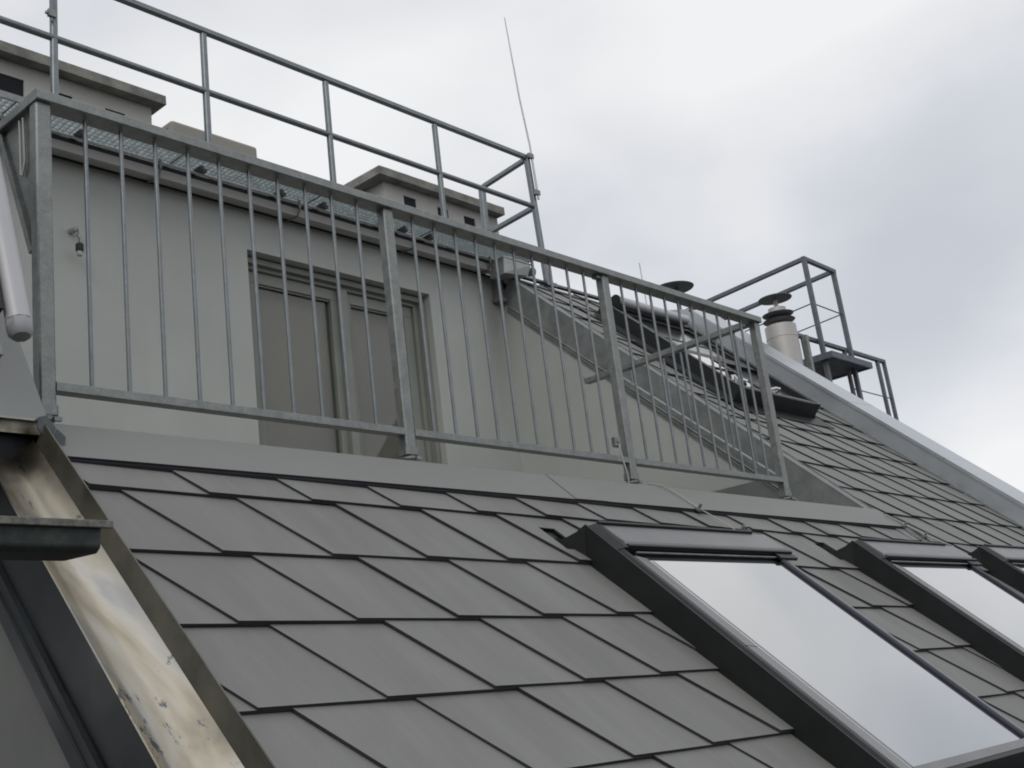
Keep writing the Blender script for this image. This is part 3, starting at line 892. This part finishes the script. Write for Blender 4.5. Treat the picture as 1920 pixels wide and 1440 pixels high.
# small box gutter in front of the channel --------------------------
gb = thing('box_gutter', 'short dirty zinc box gutter end with lip, hanging over the stained channel', 'gutter', (-.8, -1.3, -.74))
def f(bm):
    y0, y1 = -1.33, -1.225
    pr = [(y0, -.702), (y0 + .004, -.738), (y0 + .016, -.746), (y1 - .02, -.746), (y1, -.735), (y1, -.702)]
    a = [bm.verts.new((-1.5, y, z)) for y, z in pr]; b = [bm.verts.new((-.612, y, z)) for y, z in pr]
    b[3].co.x -= .02
    bm.faces.new(a); bm.faces.new(b[::-1])
    for i in range(6): bm.faces.new((a[i], a[(i+1) % 6], b[(i+1) % 6], b[i]))
sub(f, 'trough', M['gutter_dark'], gb, bevel=.004)
def f(bm):
    box(bm, -.80, -.597, -1.340, -1.3305, -.7075, -.695)
    box(bm, -1.5, -.802, -1.334, -1.3305, -.706, -.696)
    box(bm, -1.5, -.604, -1.330, -1.21, -.7015, -.6985)
sub(f, 'lip', M['gutter_lip'], gb, bevel=.002)
def f(bm):
    prism(bm, [(-.735, -1.29, -.6985), (-.72, -1.29, -.682), (-.70, -1.29, -.682), (-.69, -1.29, -.6985)], (0, .03, 0))
sub(f, 'outlet_clip', M['galv'], gb)

# ------------------------------------------------------------------ balcony railing
rail = thing('balcony_railing', 'galvanised steel balcony railing with vertical bars in front of the terrace door', 'railing', (2.07, 0, -.2))
PX = [-.012, 1.393, 2.772, 4.152]
def f(bm):
    bar(bm, (PX[0] - .030, 0, .8955), (PX[3] + .028, 0, .8955), .074, .034, ch=.003)
    bar(bm, (PX[0], .0375, .8955), (PX[0], .262, .8955), .056, .0335, ch=.003)
    bar(bm, (PX[3], .0375, .889), (PX[3], 1.20, .880), .046, .034, ch=.003)
sub(f, 'handrail', M['galv'], rail)
def f(bm):
    for i in range(3):
        bar(bm, (PX[i] + .026, 0, -.018), (PX[i+1] - .026, 0, -.018), .040, .028, ch=.002)
    # sloping bottom rail of the right return, following the roof
    bar(bm, (PX[3], .02, .028 - .03), (PX[3], 1.00, .905 - .03), .040, .028, ch=.002)
sub(f, 'bottom_rail', M['galv'], rail)
for i, x in enumerate(PX):
    def f(bm):
        bar(bm, (x, 0, -.075), (x, 0, .878), .050, .044, up=(0, 1, 0), ch=.005)
        bar(bm, (x, 0, -.105), (x, 0, -.0755), .060, .054, up=(0, 1, 0), ch=.008)
        if i == 2:
            bar(bm, (x - .06, .0, .868), (x - .03, .0, .868), .03, .012)
    po = sub(f, 'post', M['galv'], rail)
    def f(bm):
        lathe(bm, (x, .0, -.34), [(.024, 0), (.024, .225), (.0255, .227), (.0255, .2345)], 20)
    sub(f, 'post_sleeve', M['cover_metal'] if i else M['galv'], po)
    def f(bm):
        lathe(bm, (x, .0, -.122), [(.026, 0), (.0275, .002), (.0275, .008), (.026, .010)], 20)
        box(bm, x + .010, x + .034, -.034, -.022, -.124, -.112)
    sub(f, 'hose_clamp', M['galv'], po)
for i in range(3):
    x0 = PX[i] + .146; x1 = PX[i+1] - .146
    for k in range(10):
        x = x0 + (x1 - x0) * k / 9
        bmx = bmesh.new(); tube(bmx, [(x, 0, -.004), (x, 0, .873)], .0068, 10)
        obj('baluster', bmx, M['galv_rail'], rail)
for k in range(8):
    y = .135 + k * .122
    zz = .028 + (y - .02) * .895 - .03 + .012
    if zz < .86:
        bmx = bmesh.new(); tube(bmx, [(PX[3], y, zz), (PX[3], y, .873)], .0068, 10)
        obj('baluster', bmx, M['galv_rail'], rail)
def f(bm):   # left return: steep bottom bar with sheet infill
    x = PX[0]
    bar(bm, (x, .235, .885), (x, .040, .41), .034, .022)
    prism(bm, [(x - .004, .03, .872), (x - .004, .225, .872), (x - .004, .032, .42)], (.004, 0, 0))
sub(f, 'side_panel', M['galv'], rail)
def f(bm, p): tube(bm, p, .0035, 8)
each(([(PX[0] - .014, .105, .868), (PX[0] - .014, .10, .76), (PX[0] - .015, .096, .68)],
      [(PX[0] - .014, .082, .868), (PX[0] - .013, .075, .72), (PX[0] - .014, .090, .675)]), f, 'cable', M['alu_wire'], rail)
def f(bm): box(bm, PX[3] - .025, PX[3] + .025, 1.2005, 1.206, .871, .907)
sub(f, 'end_plate', M['galv'], rail)

# junction clamp and wire on the railing
jc = thing('wire_clamp', 'small square clamp with thin wire beside the third railing post', 'clamp', (2.67, -.03, .03))
def f(bm):
    box(bm, 2.648, 2.690, -.030, -.008, .035, .080); lathe(bm, (2.668, -.034, .058), [(.008, 0), (.008, .004)], 12, ax=(0, 1, 0))
sub(f, 'plate', M['galv'], jc, bevel=.002)
def f(bm): tube(bm, [(2.664, -.034, .045), (2.668, -.040, -.02), (2.690, -.040, -.10), (2.692, -.036, -.148)], .0038, 8)
sub(f, 'wire', M['alu_wire'], jc)

lc = thing('lightning_conductor', 'thin aluminium conductor wire bent over the apron above the nearest roof window', 'wire', (2.92, -.2, -.2))
def f(bm):
    tube(bm, [rp(2.79, .002, .036), rp(2.845, -.035, .050), rp(2.875, -.075, .050), rp(2.915, -.22, .046), rp(2.955, -.36, .050), rp(2.975, -.43, .046)], .0030, 8)
sub(f, 'wire', M['alu_wire'], lc)
def f(bm):
    rbox(bm, 2.888, 2.925, -.235, -.205, .0388, .050)
    tube(bm, [rp(2.905, -.22, .0495), rp(2.905, -.22, .072)], .007, 8)
sub(f, 'clamp', M['galv'], lc, bevel=.001)
def f(bm): rbox(bm, 3.115, 3.145, -.352, -.335, .026, .045)
sub(f, 'clamp', M['galv'], lc, bevel=.001)
lc2 = thing('lightning_conductor', 'short conductor wire with two clamps on the zinc flashing right of the apron', 'wire', (5.05, -.3, -.3))
def f(bm): tube(bm, [rp(4.99, -.10, .05), rp(5.06, -.22, .05), rp(5.13, -.34, .05), rp(5.30, -.42, .045)], .0042, 8)
sub(f, 'wire', M['alu_wire'], lc2)
def f(bm, p):
    s, x = p
    rbox(bm, x - .014, x + .014, s - .012, s + .012, .027, .052)
    tube(bm, [rp(x, s, .0515), rp(x, s, .068)], .007, 8)
each(((-.21, 5.045), (-.32, 5.10)), f, 'clamp', M['galv'], lc2, bevel=.002)

# hanging lamp socket on the facade
lamp = thing('lamp_socket', 'bare black lamp holder hanging by a wire from the white facade', 'lamp', (1.48, 2.49, 1.68))
def f(bm):
    tube(bm, [(1.455, 2.498, 1.745), (1.462, 2.44, 1.742)], .017, 14)
sub(f, 'wall_stub', M['plastic_grey'], lamp)
def f(bm): tube(bm, [(1.462, 2.442, 1.744), (1.464, 2.43, 1.715), (1.452, 2.43, 1.695), (1.466, 2.43, 1.685), (1.468, 2.43, 1.65)], .0025, 6)
sub(f, 'wire', M['black'], lamp)
def f(bm): lathe(bm, (1.468, 2.43, 1.606), [(.019, 0), (.021, .004), (.021, .040), (.016, .046), (.006, .049)], 18)
sub(f, 'holder', M['black'], lamp)
def f(bm): lathe(bm, (1.468, 2.43, 1.576), [(.003, 0), (.014, .006), (.018, .018), (.016, .0295)], 16)
sub(f, 'bulb', M['bulb'], lamp)

# ------------------------------------------------------------------ roof guard rail and walkway
guard = thing('guard_rail', 'two bar galvanised safety rail standing along the roof edge above the facade', 'guard rail', (3, 2.44, 2.2))
GX = [-.70, .33, 1.352, 2.345, 3.325, 4.372]
ZT, ZM = 3.292, 2.868
EP = Vector((5.425, 2.44, 0)); IP = Vector((5.50, 3.02, 0))
def f(bm): bar(bm, (-1.2, 2.44, ZT), (EP.x + .02, 2.44, ZT + .012), .040, .040, ch=.006)
sub(f, 'top_rail', M['galv_rail'], guard)
def f(bm): tube(bm, [(-1.2, 2.44, ZM - .003), (EP.x, 2.44, ZM + .004)], .0205, 12)
sub(f, 'middle_rail', M['galv_rail'], guard)
for x in GX:
    def f(bm): bar(bm, (x - .006, 2.44, 2.235), (x, 2.44, ZT - .021), .036, .036, up=(0, 1, 0), ch=.006)
    sub(f, 'post', M['galv_rail'], guard)
def f(bm):
    bar(bm, (5.475, 2.44, 2.20), (EP.x, 2.44, ZT), .042, .042, up=(0, 1, 0), ch=.006)
    box(bm, 5.43, 5.55, 2.40, 2.49, 2.185, 2.215)
sub(f, 'post', M['galv_rail'], guard)
def f(bm): bar(bm, (IP.x - .02, IP.y, 2.83), (IP.x, IP.y, ZT + .01), .050, .050, up=(0, 1, 0), ch=.006)
sub(f, 'post', M['galv_rail'], guard)
def f(bm, z): bar(bm, (EP.x + (.02 if z < 3 else 0), 2.462, z), (IP.x - .005, IP.y - .03, z - .002), .040, .040, ch=.006)
each((ZT, ZM), f, 'end_rail', M['galv_rail'], guard)

rod = thing('lightning_rod', 'tall thin lightning rod clamped to the end post of the guard rail', 'lightning rod', (5.46, 2.41, 2.9))
def f(bm): tube(bm, [(5.465, 2.405, 2.93), (5.447, 2.405, 3.40), (5.40, 2.41, 3.83), (5.36, 2.42, 4.575)], [.010, .0085, .0075, .0045], 10)
sub(f, 'spike', M['rod'], rod)
def f(bm, p): box(bm, p[0], p[0] + .06, 2.392, 2.417, p[1], p[1] + .042)
each(((5.425, 2.965), (5.405, 3.285)), f, 'clamp', M['galv'], rod, bevel=.002)
rod2 = thing('lightning_rod', 'lightning rod fixed beside the guard rail post at top left', 'lightning rod', (1.32, 2.42, 3.0))
def f(bm): tube(bm, [(1.325, 2.41, 2.95), (1.325, 2.41, 4.4)], .008, 8)
sub(f, 'spike', M['galv_rail'], rod2)
def f(bm): box(bm, 1.300, 1.345, 2.395, 2.419, 2.975, 3.02); box(bm, 1.285, 1.30, 2.40, 2.415, 2.985, 3.0)
sub(f, 'clamp', M['galv'], rod2, bevel=.002)
rod3 = thing('lightning_rod', 'short thin rod rising behind the zinc capped fire wall beside the flat disc cowl', 'lightning rod', (7.2, 3.2, 2.2))
ROD3 = rod3

walk = thing('roof_walkway', 'steel grating walkway under the guard rail above the eave gutter', 'walkway', (2, 2.4, 2.27))
def f(bm):
    z0, z1 = 2.262, 2.290
    y0, y1 = 2.215, 2.62
    x0, x1 = -1.6, 5.08
    n = int((x1 - x0) / .034)
    for i in range(n + 1):
        x = x0 + (x1 - x0) * i / n
        box(bm, x - .0013, x + .0013, y0 + .004, y1, z0, z1)
    ny = 12
    for j in range(1, ny):
        y = y0 + (y1 - y0) * j / ny
        box(bm, x0, x1, y - .0015, y + .0015, z0 + .012, z1 + .001)
sub(f, 'grating', M['grate'], walk)
def f(bm):
    box(bm, -1.6, 5.08, 2.2125, 2.2175, 2.258, 2.296); box(bm, -1.6, 5.08, 2.621, 2.626, 2.26, 2.292)
    for x in (-1.0, 0.02, 1.02, 2.02, 3.02, 4.02, 5.085): box(bm, x - .003, x + .003, 2.218, 2.62, 2.255, 2.2615)
sub(f, 'edge_bar', M['galv'], walk)
for x in (-.6, .45, 1.42, 2.18, 2.76, 3.10, 3.62, 3.80, 4.05, 4.93):
    def f(bm):
        box(bm, x - .012, x + .012, 2.29, 2.50, 2.235, 2.2545)
        box(bm, x + .0125, x + .045, 2.31, 2.345, 2.232, 2.252)
    sub(f, 'bracket', M['steel_dark'], walk)

# ------------------------------------------------------------------ chimneys
def scl(px, z, Y):      # move a point measured on the plane y=5 along its sight line to depth Y
    k = (Y - CAMLOC[1]) / (5 - CAMLOC[1])
    return CAMLOC[0] + (px - CAMLOC[0]) * k, CAMLOC[2] + (z - CAMLOC[2]) * k
def chimney(xl, xr, zt, zb, zbody, bl, br, holes, Y, dep, label, ov=.10):
    x0, z1 = scl(xl, zt, Y); x1, _ = scl(xr, zt, Y); _, z0 = scl(0, zb, Y)
    b0, _ = scl(bl, 0, Y + ov); b1, _ = scl(br, 0, Y + ov)
    ch = thing('chimney', label, 'chimney', ((x0 + x1) / 2, Y + dep / 2, 2.2), 'rendered chimneys on the flat roof')
    def f(bm):
        nx = 46
        # slab with a slightly rough edge
        for i in range(nx):
            xa = x0 + (x1 - x0) * i / nx; xb = x0 + (x1 - x0) * (i + 1) / nx
        box(bm, x0, x1, Y, Y + dep, z0, z1)
        bmesh.ops.subdivide_edges(bm, edges=bm.edges, cuts=14, use_grid_fill=True)
        for v in bm.verts:
            n_ = noise.noise(v.co * 9) * .012 + noise.noise(v.co * 31) * .006
            v.co += Vector((n_ * .6, n_ * .5, n_ * .6))
    sub(f, 'cap', M['concrete'], ch)
    def f(bm):
        # body built round its flue openings
        hs = []
        for (a, b, c, d) in holes:
            xa, za = scl(a, c, Y + ov); xb, zb_ = scl(b, d, Y + ov)
            hs.append((xa, xb, zb_, za))
        yf, yb = Y + ov, Y + dep - ov
        cur = b0
        ztop = z0 - .001
        for (xa, xb, za, zb_) in hs:
            box(bm, cur, xa, yf, yf + .14, 2.2, ztop)
            box(bm, xa, xb, yf, yf + .14, 2.2, za); box(bm, xa, xb, yf, yf + .14, zb_, ztop)
            cur = xb
        box(bm, cur, b1, yf, yf + .14, 2.2, ztop)
        box(bm, b0, b1, yf + .14, yb, 2.2, ztop, 1)
        bmesh.ops.remove_doubles(bm, verts=bm.verts, dist=.0004)
    bo = sub(f, 'shaft', [M['chimney'], M['chimney']], ch)
    for (a, b, c, d) in holes:
        xa, za = scl(a, c, Y + ov); xb, zb_ = scl(b, d, Y + ov)
        def f(bm): box(bm, xa - .0, xb + .0, Y + ov + .012, Y + ov + .1395, zb_, za)
        sub(f, 'flue_opening', M['hole'], bo)
chimney(-.9, 3.757, 4.505, 4.420, 4.22, -.75, 3.605, [(2.27, 2.470, 4.215, 3.980), (2.690, 2.878, 4.205, 4.125), (3.168, 3.350, 4.200, 4.115)], 4.0, .62,
        'long grey rendered chimney with rough slab top at top left')
chimney(6.242, 8.146, 4.545, 4.455, 4.36, 6.29, 8.0, [(6.55, 6.727, 4.285, 4.175), (7.04, 7.205, 4.280, 4.166), (7.445, 7.622, 4.276, 4.170)], 4.0, .60,
        'short rendered chimney with three square openings right of the air unit')

# casing between the chimneys
Ya = 3.4
ax_0, az1 = scl(3.80, 4.297, Ya); ax_1, _ = scl(4.712, 4.3, Ya)
ac = thing('air_unit', 'beige rounded air unit casing with louvred side between the two chimneys', 'air unit', ((ax_0 + ax_1) / 2, Ya + .15, 2.2))
def f(bm): box(bm, ax_0, ax_1, Ya, Ya + .30, az1 - .75, az1)
sub(f, 'casing', M['acbox'], ac, bevel=.022)
def f(bm):
    for k in range(12):
        z = az1 - .06 - k * .05
        box(bm, ax_0 - .004, ax_0 - .0005, Ya + .05, Ya + .25, z - .010, z + .010)
sub(f, 'louvre', M['hole'], ac)
def f(bm):
    for x in (ax_0 + .12, ax_1 - .12): box(bm, x - .03, x + .03, Ya + .02, Ya + .28, 2.2, az1 - .751)
sub(f, 'foot', M['galv'], ac)

# ------------------------------------------------------------------ flues, cowls and service platform on the neighbouring roof
nb = thing('neighbour_house', 'lower neighbouring roof hidden behind the zinc capped fire wall', 'house', (11, 2, -17))
def f(bm):
    rbox(bm, XP + .47, 16, -4, 4.6, -1.5, -1.4)
sub(f, 'roof', M['tile'], nb)
def f(bm): box(bm, XP + .5, 16, -2.6, 8, -17, -4.2)
sub(f, 'wall', M['render_low'], nb)

fl = thing('flue', 'shiny steel flue with ringed cowl and flat rain disc behind the fire wall', 'flue', (8.4, 1.98, 1.0))
fx, fy = 8.40, 2.02
def f(bm): lathe(bm, (fx, fy, .55), [(.148, 0), (.148, 1.53), (.151, 1.532), (.151, 1.540), (.148, 1.542), (.148, 1.655), (.144, 1.66), (.12, 1.67)], 40)
sub(f, 'pipe', M['inox'], fl)
def f(bm):
    for z, r in ((2.262, .150), (2.325, .146)):
        lathe(bm, (fx, fy, z), [(.10, -.03), (r, .0), (r + .004, .006), (.09, .02)], 36)
sub(f, 'cowl_ring', M['cowl'], fl)
def f(bm): lathe(bm, (fx, fy, 2.345), [(.085, 0), (.085, .045), (.078, .047)], 28); tube(bm, [(fx, fy, 2.38), (fx, fy, 2.48)], .022, 10)
sub(f, 'neck', M['inox'], fl)
def f(bm): lathe(bm, (fx, fy, 2.478), [(.02, 0), (.158, .006), (.162, .012), (.158, .017), (.02, .032)], 40)
sub(f, 'rain_disc', M['cowl'], fl)
def f(bm): bar(bm, (fx + .16, fy - .15, .7), (fx + .16, fy - .15, 2.1), .05, .05, up=(0, 1, 0))
sub(f, 'support', M['galv'], fl)

dc = thing('cowl', 'flat round disc cowl on a stem rising behind the balcony handrail', 'cowl', (8.4, 3.08, 2.0))
def f(bm): lathe(bm, (8.40, 3.12, 2.965), [(.02, -.004), (.21, .0), (.215, .006), (.20, .014), (.02, .03)], 40)
sub(f, 'disc', M['cowl'], dc)
def f(bm): tube(bm, [(8.43, 3.10, 1.6), (8.43, 3.10, 2.98)], .022, 10)
sub(f, 'stem', M['cowl'], dc)
def f(bm): tube(bm, [(8.02, 3.2, 1.9), (7.98, 3.2, 3.19)], .006, 8)
sub(f, 'spike', M['rod'], ROD3)

pl = thing('service_platform', 'dark steel service platform with tall railing frame above the fire wall', 'platform', (9.9, 2.6, 1.0))
A0 = Vector((9.5, 2.173, 3.195)); B0 = Vector((10.17, 2.186, 3.195))
def up(p, z): return Vector((p.x, p.y, z))
for p in (A0, B0):
    def f(bm): bar(bm, up(p, .4) + Vector((.0, -.035, 0)), up(p, 3.195), .046, .046, up=(0, 1, 0), ch=.004)
    sub(f, 'post', M['steel_dark'], pl)
def f(bm, p): bar(bm, p[0], p[1], .045, .045, ch=.004)
each(((A0, A0 + Vector((0, 3.2, -.20))), (B0, B0 + Vector((0, 3.2, -.20))), (A0 - Vector((.022, 0, -.001)), B0 + Vector((.03, 0, .001)))), f, 'top_rail', M['steel_dark'], pl)
def f(bm):
    pass
a, b = up(A0, 2.70), up(B0, 2.70)
def f(bm, p): tube(bm, p, .007, 6)
each(([a, b], [a, a + Vector((0, 3.2, -.2))], [b, b + Vector((0, 3.2, -.2))]), f, 'wire_rope', M['steel_dark'], pl)
def f(bm):
    x0, x1, y0, y1, z = 9.44, 10.30, 2.06, 2.62, 2.10
    n = 28
    for i in range(n + 1):
        x = x0 + (x1 - x0) * i / n; box(bm, x - .003, x + .003, y0, y1, z - .012, z + .018)
    for i in range(12):
        y = y0 + (y1 - y0) * i / 11; box(bm, x0, x1, y - .003, y + .003, z - .004, z + .0185)
    box(bm, x0 - .02, x1 + .02, y0 - .03, y0 - .004, z - .035, z + .03); box(bm, x0 - .02, x1 + .02, y1 + .004, y1 + .03, z - .035, z + .03)
    box(bm, x0 - .02, x0 - .004, y0 - .003, y1 + .003, z - .035, z + .03); box(bm, x1 + .004, x1 + .02, y0 - .003, y1 + .003, z - .035, z + .03)
sub(f, 'deck', M['steel_dark'], pl)
lr = thing('service_railing', 'low dark steel railing running behind and right of the service platform', 'railing', (10, 2.22, 1.6))
def f(bm): bar(bm, (9.0, 2.21, 2.295), (11.06, 2.21, 2.295), .045, .040, ch=.004)
sub(f, 'top_rail', M['steel_dark'], lr)
for x in (9.20, 10.10, 10.88, 11.05):
    def f(bm): bar(bm, (x - .0, 2.18, .2), (x, 2.21, 2.274), .038, .038, up=(0, 1, 0), ch=.004)
    sub(f, 'post', M['steel_dark'], lr)
def f(bm): tube(bm, [(10.1, 2.2, 1.86), (11.05, 2.2, 1.86)], .006, 6)
sub(f, 'wire_rope', M['steel_dark'], lr)
